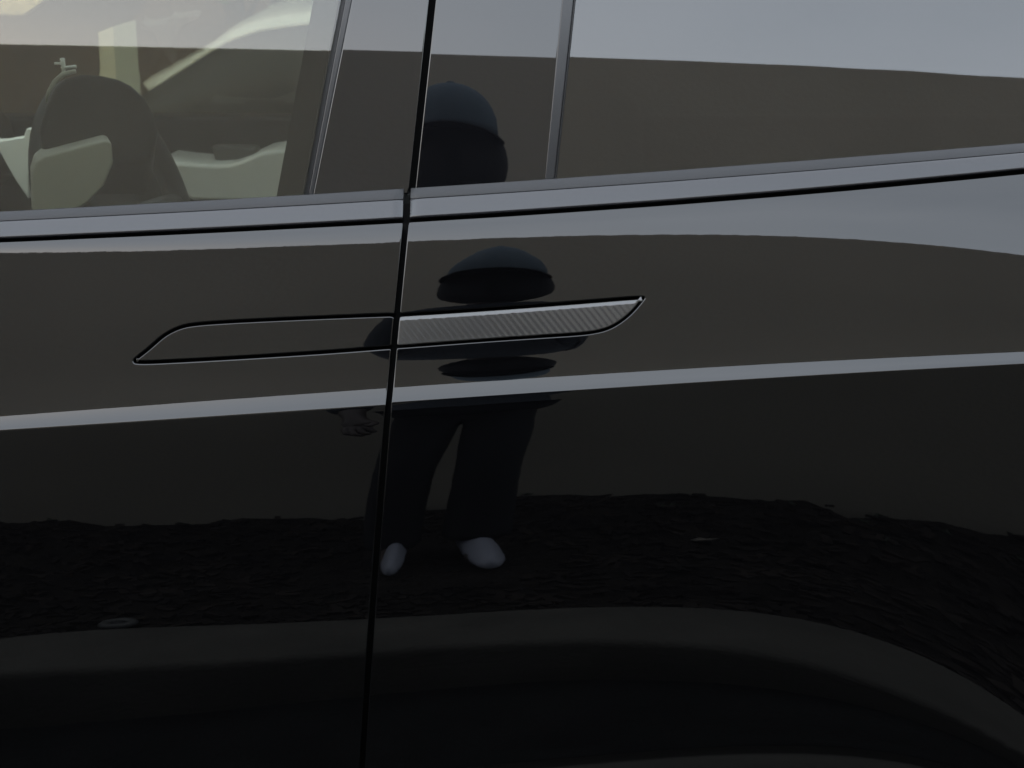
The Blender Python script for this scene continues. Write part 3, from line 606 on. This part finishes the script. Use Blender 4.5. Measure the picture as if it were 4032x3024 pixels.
# ends of the car beyond the doors: nose with wing and wheel, tail with wheel
def end(name, outline, wheel_x):
    prism(name, [(x, .02, z) for x, z in outline], (0, FAR, 0), M_paint, car, bev=.06, seg=4)
    for wy in (.03, FAR - .17):
        t = [(wheel_x + .29*math.cos(a), wy + .06, .35 + .29*math.sin(a)) for a in np.linspace(0, 2*math.pi, 33)]
        w = tube('wheel', t, .075, principled('tyre_rubber', (.02, .02, .02), rough=.8), car, seg=10)
        prism('rim', [(wheel_x + .23*math.cos(a), wy, .35 + .23*math.sin(a)) for a in np.linspace(0, 2*math.pi, 24, endpoint=False)], (0, .1, 0), M_satin, w, bev=.01)
def arch_of(cx): return [(cx + .40*math.cos(t), max(.24, .35 + .40*math.sin(t))) for t in np.linspace(0, math.pi, 13)]
end('front_wing', [(-1.27, .24), (-1.27, .90), (-1.46, .95), (-2.2, .86), (-2.55, .66), (-2.6, .40), (-2.5, .24)] + arch_of(-1.95)[::-1], -1.95)
end('rear_quarter', [(1.27, .24)] + arch_of(1.75)[::-1] + [(2.5, .30), (2.62, .60), (2.55, 1.0), (2.2, 1.25), (1.6, 1.45), (1.27, 1.47)], 1.75)
# seat of the far side: dark shell
prism('passenger_seat', [(-.45, 1.1, .30), (-.45, 1.1, .52), (.0, 1.1, .50), (.12, 1.1, 1.0), (.20, 1.1, 1.02), (.22, 1.1, .32)][::-1], (0, .5, 0), M_dash, car, bev=.04)

# ------------------------------------------------------------------ seen through the glass: post, coupe, sign, building, tree
M_white_paint = principled('white_paint', (.72, .73, .70), rough=.25, coat=.5)
M_cream = principled('cream_render', (.55, .50, .38), rough=.9, var=(2, .92, 1.06), bump=(40, .3, .01))
M_pale = principled('pale_stone', (.72, .70, .56), rough=.85, bump=(60, .3, .004))
M_dkglass = principled('dark_window', (.02, .022, .02), rough=.05)
M_tyre = principled('tyre_rubber', (.02, .02, .02), rough=.8); M_alloy = principled('alloy', (.4, .4, .4), rough=.3, metal=1)
cp = empty('parked_car', (-.6, 3.2, 0)); tag(cp, 'low white coupe parked beyond the black car, seen through its front window', 'car')
YW = 3.0
up_pts = [(560, 343), (640, 303), (700, 268), (770, 228), (830, 190), (880, 150), (930, 120), (1010, 90), (1100, 70), (1230, 55), (1500, 52), (1800, 80)]
lo_pts = [(590, 366), (655, 325), (720, 284), (790, 238), (850, 200), (890, 178), (930, 160), (1020, 130), (1120, 114), (1230, 102), (1500, 100), (1780, 125)]
A = [at(u, v, YW) for u, v in up_pts]; B = [at(u, v, YW - .03) for u, v in lo_pts]
V = []; n = len(A)
for a, b in zip(A, B): V += [b, b + Vector((0, .02, .008)), (a + b)/2 + Vector((0, .012, .004)), a + Vector((0, .03, 0)), a + Vector((0, .12, .012)), a + Vector((0, .75, .05)), a + Vector((0, 1.35, 0)), b + Vector((0, 1.5, 0))]
F = [(i*8 + j, (i+1)*8 + j, (i+1)*8 + j + 1, i*8 + j + 1) for i in range(n - 1) for j in range(7)]
roof = mesh('roof', V, F, M_white_paint, cp); m = roof.modifiers.new('s', 'SOLIDIFY'); m.thickness = .01; m.offset = 1
zb0 = at(700, 452, YW - .12).z
xf, xr_ = A[0].x, A[-1].x
V = [tuple(b + Vector((0, .006, .004))) for b in B] + [(b.x if 0 < k < n - 1 else b.x + (-.05 if k == 0 else .3), YW - .14, zb0) for k, b in enumerate(B)]
F = [(i, i + 1, n + i + 1, n + i) for i in range(n - 1)]
sg = mesh('side_window', V, F, principled('coupe_glass', (.03, .032, .03), rough=.45, spec=.25), cp); sg.modifiers.new('s', 'SOLIDIFY').thickness = .005
bp = [(xf - .95, .25), (xf - 1.0, .45), (xf - .9, .60), (xf - .35, .70), (xf + .02, zb0 + .005), (xf + .9, zb0 + .02), (xf + 1.9, zb0 + .02), (xf + 2.5, zb0 - .02), (xf + 2.75, .62), (xf + 2.75, .35), (xf + 2.6, .22)]
def arch(cx): return [(cx + .34*math.cos(t), .30 + .34*math.sin(t)) for t in np.linspace(0, math.pi, 13)]
bp += [(xf + 2.35, .2)] + [(x, max(z, .2)) for x, z in arch(xf + 1.95)] + [(x, max(z, .2)) for x, z in arch(xf - .42)] + [(xf - .8, .2)]
prism('body', [(x, YW - .16, z) for x, z in bp], (0, 1.75, 0), M_white_paint, cp, bev=.05, seg=4)
for wx in (xf + 1.95, xf - .42):
    for wy in (YW - .17, YW + 1.42):
        t = [Vector((wx + .27*math.cos(a), wy + .1, .31 + .27*math.sin(a))) for a in np.linspace(0, 2*math.pi, 33)]
        tw = tube('wheel', t, .075, M_tyre, cp, seg=10)
        prism('rim', [(wx + .21*math.cos(a), wy + .06, .31 + .21*math.sin(a)) for a in np.linspace(0, 2*math.pi, 24, endpoint=False)], (0, .08, 0), M_alloy, tw, bev=.01)
# square stone post seen on its corner, sloping cap
pc = at(466, 200, 2.55); hw = .034; zt = at(466, 100, 2.55).z
post = empty('stone_post', (pc.x, pc.y, 0)); tag(post, 'pale square post standing beyond the steering wheel, between window and coupe', 'post')
q = [(pc.x + hw*1.32*math.cos(a), pc.y + hw*1.32*math.sin(a)) for a in (R(-88), R(2), R(92), R(182))]
xl, xr2 = min(p[0] for p in q), max(p[0] for p in q)
zl = at(400, 128, 2.55).z; zh = at(508, 78, 2.55).z
V = [(x, y, 0) for x, y in q] + [(x, y, zl + (zh - zl) * (x - xl) / (xr2 - xl)) for x, y in q]
mesh('post_shaft', V, [(0, 1, 5, 4), (1, 2, 6, 5), (2, 3, 7, 6), (3, 0, 4, 7), (4, 5, 6, 7)], M_pale, post, smooth=False)
zp = at(466, 285, 2.55).z; q2 = [(pc.x + (x - pc.x)*1.06, pc.y + (y - pc.y)*1.06) for x, y in q]
mesh('post_plinth', [(x, y, 0) for x, y in q2] + [(x, y, zp) for x, y in q2], [(0, 1, 5, 4), (1, 2, 6, 5), (2, 3, 7, 6), (3, 0, 4, 7), (4, 5, 6, 7)], M_pale, post, smooth=False)
# cream signboard with a cut corner, top left
sgn = empty('signboard', tuple(at(60, 60, 7.0))[:2] + (0,)); tag(sgn, 'sunlit cream signboard with a cut corner at the top left of the window', 'signboard')
prism('board', [at(u, v, 7.0) for u, v in ((-500, 58), (92, 60), (172, 2), (200, -60), (240, -300), (-500, -300))], (0, .08, 0), M_cream, sgn, bev=.004)
for u in (-350, -150): p = at(u, 60, 7.1); box('leg', p.x - .04, p.x + .04, p.y - .015, p.y + .03, 0, p.z + .2, M_alloy, sgn)
# cream building seen through the passage between two dark blocks added to shade the wall
bx = at(1030, 0, 15.0).x; bld = empty('building', (bx + 3, 15, 0)); tag(bld, 'sunlit cream building glimpsed between two added dark blocks at the top of the front window', 'building')
box('wall', bx, bx + 9, 15, 21, 0, 5.2, M_cream, bld); box('roof', bx - .25, bx + 9.25, 14.75, 21.25, 5.2, 5.42, principled('roof_tile', (.25, .12, .08), rough=.8), bld, bev=.03)
for k in range(4):
    x = bx + 1.2 + k*2; f = box('window', x, x + .9, 14.94, 15.05, 2.6, 3.9, M_white_paint, bld); box('pane', x + .07, x + .83, 14.92, 14.939, 2.67, 3.83, M_dkglass, f)
    box('sill', x - .06, x + .96, 14.86, 14.938, 2.52, 2.6, M_cream, f)
M_blocker = principled('blocker_brick', (.10, .075, .06), rough=.9, spec=.2, bump=(25, .4, .01), var=(3, .8, 1.2)); M_slate = principled('slate', (.05, .05, .055), rough=.8)
gl, gr = at(1062, 0, 7.5).x, at(1330, 0, 7.5).x
for x0, x1, lab in ((gl - 13, gl, 'added dark block on the left behind the black car, cutting sky light on the wall'), (gr, gr + 14, 'added dark block on the right behind the black car, cutting sky light on the wall')):
    d = empty('building', ((x0 + x1)/2, 7.5, 0)); tag(d, lab, 'building')  # mass added to keep low sky light off the wall
    box('wall', x0, x1, 7.5, 12.5, 0, 7.4, M_blocker, d); box('roof', x0 - .15, x1 + .15, 7.25, 12.75, 7.4, 7.7, M_slate, d, bev=.03)
    for k in range(4):
        for zf in (1.9, 4.8):
            x = x0 + 1.5 + k*3; f = box('window', x, x + 1.1, 7.44, 7.55, zf, zf + 1.4, M_white_paint, d); box('pane', x + .08, x + 1.02, 7.42, 7.439, zf + .08, zf + 1.32, M_dkglass, f)
# tree in front of its left corner
tx = at(1055, 0, 6.6).x; TY = 6.6; tree = empty('tree', (tx, TY, 0)); tag(tree, 'small leafy tree at the corner of the far cream building', 'tree')
M_bark = principled('bark', (.08, .06, .045), rough=.9, bump=(30, .6, .02), var=(12, .6, 1.4)); M_fol = principled('foliage', (.07, .10, .035), rough=.6, var=(6, .6, 1.5))
tk = tube('trunk', [(tx - .18, TY, 0), (tx - .14, TY + .02, .7), (tx - .20, TY, 1.5), (tx - .12, TY, 2.2)], [.07, .055, .045, .02], M_bark, tree)
for k in range(9):
    a = k*2.4; z = .9 + k*.16; tube('limb', [(tx - .17, TY, z), (tx - .17 + .14*math.cos(a), TY + .14*math.sin(a), z + .22), (tx - .17 + .26*math.cos(a), TY + .26*math.sin(a), z + .5)], [.02, .012, .005], M_bark, tk, seg=6)
V = []; F = []
for k in range(1800):
    a = random.uniform(0, 2*math.pi); r = .34*random.random()**.45; zz = random.uniform(-1, 1); c0 = Vector((tx - .22 + r*math.cos(a)*(1 - .25*zz*zz), TY + r*math.sin(a), 1.75 + .62*zz*math.sqrt(max(.05, 1 - .6*(r/.34)**2)) + .1*math.sin(7*a)))
    d = Vector((random.gauss(0, 1), random.gauss(0, 1), random.gauss(0, 1))).normalized(); e = d.orthogonal().normalized(); l = random.uniform(.02, .038); b0 = len(V)
    V += [c0 - d*l, c0 + e*l*.45, c0 + d*l, c0 - e*l*.45]; F.append((b0, b0+1, b0+2, b0+3))
mesh('crown', V, F, M_fol, tree, smooth=False)

# ------------------------------------------------------------------ the photographer, mirrored in the doors
M_skin = principled('skin', (.05, .036, .03), rough=.55); M_jacket = principled('jacket', (.018, .024, .032), rough=.85, bump=(350, .4, .003))
M_trouser = principled('trousers', (.003, .0035, .005), rough=.9, bump=(300, .3, .003)); M_cap = principled('cap_cloth', (.10, .135, .165), rough=.9, bump=(500, .4, .002))
M_brim = principled('brim_cloth', (.03, .036, .045), rough=.9); M_shoe = principled('white_shoe', (.28, .29, .34), rough=.5)
def skin(name, J, E, mat, parent, root, lv=2):
    me = bpy.data.meshes.new(name); ks = list(J); ix = {k: i for i, k in enumerate(ks)}
    me.from_pydata([J[k][0] for k in ks], [(ix[a], ix[b]) for a, b in E], []); me.update(); o = link(name, me, mat, parent)
    sk = o.modifiers.new('skin', 'SKIN'); sk.use_smooth_shade = True; sk.branch_smoothing = .3
    for i, k in enumerate(ks):
        r = J[k][1]; d = me.skin_vertices[0].data[i]; d.radius = r if isinstance(r, tuple) else (r, r); d.use_root = (k == root)
    s = o.modifiers.new('sub', 'SUBSURF'); s.levels = lv; s.render_levels = lv; return o
px, py = -.115, -1.63
person = empty('person', (px, py, BED_Z)); tag(person, 'person in cap, dark jacket and white shoes photographing, mirrored in the black doors', 'person')
Z = BED_Z
LH, RHd = Vector((-.305, -1.50, .84)), Vector((.035, -1.395, 1.13))
J = {'pelvis': ((px, py, .96), .075), 'waist': ((px, py, 1.10), .10), 'chest': ((px, py - .01, 1.32), .12), 'neckb': ((px, py - .01, 1.47), .06), 'neck': ((px, py + .01, 1.54), .052), 'head0': ((px, py + .035, 1.615), .078), 'head1': ((px, py + .045, 1.70), .088), 'head2': ((px, py + .03, 1.76), .06),
     'lsh': ((px - .175, py, 1.42), .055), 'lel': ((-.365, -1.68, 1.10), .042), 'lwr': ((-.325, -1.53, .91), .028), 'lpm': (tuple(LH), (.036, .02)),
     'rsh': ((px + .13, py, 1.42), .055), 'rel': ((.07, -1.66, 1.12), .042), 'rwr': ((.075, -1.455, 1.10), .028), 'rpm': (tuple(RHd), (.034, .02)),
     'lhip': ((px - .075, py, .90), .06), 'lkn': ((-.21, py + .04, .52), .045), 'lan': ((-.216, py + .02, Z + .08), .022), 'lto': ((-.216, py + .14, Z + .035), .02),
     'rhip': ((px + .075, py, .90), .06), 'rkn': ((-.05, py + .04, .52), .045), 'ran': ((-.055, py + .02, Z + .08), .022), 'rto': ((-.05, py + .14, Z + .035), .02)}
E = [('pelvis', 'waist'), ('waist', 'chest'), ('chest', 'neckb'), ('neckb', 'neck'), ('neck', 'head0'), ('head0', 'head1'), ('head1', 'head2'), ('chest', 'lsh'), ('lsh', 'lel'), ('lel', 'lwr'), ('lwr', 'lpm'), ('chest', 'rsh'), ('rsh', 'rel'), ('rel', 'rwr'), ('rwr', 'rpm'),
     ('pelvis', 'lhip'), ('lhip', 'lkn'), ('lkn', 'lan'), ('lan', 'lto'), ('pelvis', 'rhip'), ('rhip', 'rkn'), ('rkn', 'ran'), ('ran', 'rto')]
for k, (o1, o2, o3) in enumerate([((-.02, .03, -.03), (-.012, .045, -.058), (.012, .03, -.07)), ((-.006, .035, -.035), (.004, .05, -.068), (.02, .03, -.075)), ((.008, .034, -.034), (.018, .045, -.062), (.028, .026, -.068)), ((.022, .028, -.03), (.03, .036, -.05), (.034, .02, -.056)), ((.028, .02, .006), (.034, .044, -.004), (.02, .058, -.02))]):
    prev = 'lpm'
    for q, o in enumerate((o1, o2, o3)): nm = 'lf%d%d' % (k, q); J[nm] = (tuple(LH + Vector(o)), .0085 if k < 4 else .0095); E.append((prev, nm)); prev = nm
for k, (o1, o2, o3) in enumerate([((-.03, .018, .012), (-.058, .026, .018), (-.075, .030, .020)), ((-.03, .022, -.004), (-.062, .030, -.002), (-.08, .032, -.002)), ((-.028, .02, -.018), (-.056, .03, -.02), (-.072, .031, -.02)), ((-.022, .018, -.03), (-.046, .028, -.034), (-.058, .03, -.036)), ((-.006, .002, .03), (-.022, .004, .05), (-.04, .006, .058))]):
    prev = 'rpm'
    for q, o in enumerate((o1, o2, o3)): nm = 'rf%d%d' % (k, q); J[nm] = (tuple(RHd + Vector(o)), .0085 if k < 4 else .0095); E.append((prev, nm)); prev = nm
skin('body', J, E, M_skin, person, 'pelvis')
KJ = {'b0': ((px, py, .84), (.175, .13)), 'b': ((px, py, .92), (.175, .13)), 'w': ((px, py, 1.05), (.155, .11)), 'c': ((px, py - .01, 1.28), (.155, .11)), 'u': ((px, py - .01, 1.40), (.13, .10)), 'n': ((px, py + .005, 1.51), .072),
      'ls': ((px - .165, py, 1.41), .072), 'le': ((-.372, -1.685, 1.10), .062), 'lw': ((-.328, -1.54, .925), .045), 'rs': ((px + .135, py, 1.41), .066), 're': ((.075, -1.665, 1.12), .058), 'rw': ((.085, -1.47, 1.10), .045)}
skin('jacket', KJ, [('b0', 'b'), ('b', 'w'), ('w', 'c'), ('c', 'u'), ('u', 'n'), ('u', 'ls'), ('ls', 'le'), ('le', 'lw'), ('u', 'rs'), ('rs', 're'), ('re', 'rw')], M_jacket, person, 'w')
KT = {'t': ((px, py, 1.04), (.15, .11)), 'p': ((px, py, .95), (.140, .11)), 'l1': ((px - .075, py, .83), .080), 'l2': ((-.208, py + .04, .52), .064), 'l3': ((-.214, py + .02, .30), .064), 'l4': ((-.216, py + .02, Z + .10), .062), 'l5': ((-.216, py + .02, Z + .05), .062),
      'r1': ((px + .066, py, .83), .080), 'r2': ((-.050, py + .04, .52), .068), 'r3': ((-.050, py + .02, .30), .070), 'r4': ((-.053, py + .01, Z + .11), .074), 'r5': ((-.053, py + .02, Z + .07), .076)}
skin('trousers', KT, [('t', 'p'), ('p', 'l1'), ('l1', 'l2'), ('l2', 'l3'), ('l3', 'l4'), ('l4', 'l5'), ('p', 'r1'), ('r1', 'r2'), ('r2', 'r3'), ('r3', 'r4'), ('r4', 'r5')], M_trouser, person, 'p')
def shoe(cx, ang, sw=1.0):
    secs = [(-.09, .030, .075), (-.06, .040, .090), (0, .044, .098), (.06, .048, .090), (.12, .048, .072), (.165, .040, .056), (.19, .020, .036)]
    V = []; k = 10; ca, sa = math.cos(ang), math.sin(ang)
    for (l, w, h) in secs:
        for q in range(k):
            t = 2*math.pi*q/k; a = sw*w*math.cos(t)*(1 if math.sin(t) < .1 else .8); b = h*(.5 + .5*math.sin(t)) if math.sin(t) > 0 else .5*h*(1 + math.sin(t)*1.0)
            V.append((cx + a*ca - l*sa, py + .01 + a*sa + l*ca, Z + .014 + max(0, b)))
    F = [(i*k + q, i*k + (q+1) % k, (i+1)*k + (q+1) % k, (i+1)*k + q) for i in range(len(secs)-1) for q in range(k)] + [tuple(range(k))[::-1], tuple((len(secs)-1)*k + q for q in range(k))]
    o = mesh('shoe', V, F, M_shoe, person); s = o.modifiers.new('s', 'SUBSURF'); s.levels = s.render_levels = 2
shoe(-.205, R(0), .5); shoe(-.055, R(-12), .78)
# cap: panelled crown, button and a curved peak
hc = Vector((px, py + .03, 1.685)); tilt = Matrix.Rotation(R(-7), 3, 'X'); V = []; F = []; nu, nv = 48, 14
for j in range(nv):
    ph = math.pi/2 * j / (nv - 1)
    for i in range(nu):
        a = 2*math.pi*i/nu; rr = 1 - .02*abs(math.cos(3*a))**12
        V.append(tuple(hc + tilt @ Vector((.104*rr*math.cos(ph)*math.cos(a), .112*rr*math.cos(ph)*math.sin(a), .150*math.sin(ph)**.85))))
F = [(j*nu + i, j*nu + (i+1) % nu, (j+1)*nu + (i+1) % nu, (j+1)*nu + i) for j in range(nv - 1) for i in range(nu)]
cap = mesh('cap', V, F, M_cap, person); cap.modifiers.new('s', 'SOLIDIFY').thickness = .003
tube('button', [hc + tilt @ Vector((0, 0, .147)), hc + tilt @ Vector((0, 0, .156))], .009, M_cap, cap)
V = []; na, nb = 37, 10
for i in range(na):
    a = R(-90 + 180*i/(na - 1)); ri = Vector((.103*math.sin(a), .111*math.cos(a))); ro = Vector((.114*math.sin(a), .03 + .170*math.cos(a)))
    for j in range(nb):
        t = j/(nb - 1); q = ri.lerp(ro, t); V.append(tuple(hc + tilt @ Vector((q.x, q.y, .006 - .012*(abs(q.x)/.1)**2 - .012*t))))
F = [(i*nb + j, (i+1)*nb + j, (i+1)*nb + j + 1, i*nb + j + 1) for i in range(na - 1) for j in range(nb - 1)]
br = mesh('cap_peak', V, F, M_brim, cap); br.modifiers.new('s', 'SOLIDIFY').thickness = .004
V = []; nu2, nv2 = 28, 16                                  # added dark blob: shade under the cap peak made as a shape
for j in range(nv2):
    b = math.pi*j/(nv2 - 1)
    for i in range(nu2):
        a = 2*math.pi*i/nu2; V.append((px + .120*math.sin(b)*math.cos(a), py + .012 + .118*math.sin(b)*math.sin(a)*(1 + .1*math.sin(5*a)), 1.625 + .14*math.cos(b)))
F = [(j*nu2 + i, j*nu2 + (i+1) % nu2, (j+1)*nu2 + (i+1) % nu2, (j+1)*nu2 + i) for j in range(nv2 - 1) for i in range(nu2)]
mesh('face_shade', V, F, M_trouser, person)
# phone in the hand, lens facing the car
ph = empty('phone', (0, -1.362, 1.12)); tag(ph, 'dark phone held up by the person, mirrored near the rear door handle', 'phone')
box('case', -.078, .078, -1.370, -1.361, 1.112, 1.192, principled('phone_case', (.02, .02, .022), rough=.4), ph, bev=.006, seg=3)
for dx, dz in ((-.004, 0.0), (.026, 0)):
    tube('lens', [(dx, -1.3615, 1.178 + dz), (dx, -1.358, 1.178 + dz)], .007, M_dkglass, ph, seg=20)
# things lying on the bed
spx, spy = -.64, -1.08
sp = empty('sprinkler_head', (spx, spy, bed_z(spx, spy))); tag(sp, 'pale sprinkler ring set in the bark bed behind the kerb', 'sprinkler')
zz = bed_z(spx, spy) + .02
tube('collar', [(spx + .024*math.cos(t), spy + .024*math.sin(t), zz) for t in np.linspace(0, 2*math.pi, 33)], .010, principled('grey_plastic', (.06, .06, .056), rough=.6), sp, seg=10)
tube('riser', [(spx, spy, zz - .03), (spx, spy, zz + .004)], .013, M_tyre, sp, seg=16)
lx, ly = .37, -1.75; zl = bed_z(lx, ly) + .02
lf = mesh('fallen_leaf', [(lx - .022, ly, zl), (lx - .006, ly - .010, zl + .006), (lx + .010, ly - .009, zl + .004), (lx + .024, ly, zl + .010), (lx + .010, ly + .011, zl + .008), (lx - .008, ly + .010, zl + .003), (lx, ly, zl - .001)], [(0, 1, 6), (1, 2, 6), (2, 3, 6), (3, 4, 6), (4, 5, 6), (5, 0, 6)], principled('dry_leaf', (.20, .18, .15), rough=.8))
lf.modifiers.new('s', 'SOLIDIFY').thickness = .001
tag(lf, 'small pale dry leaf lying on the dark bark bed', 'leaf')
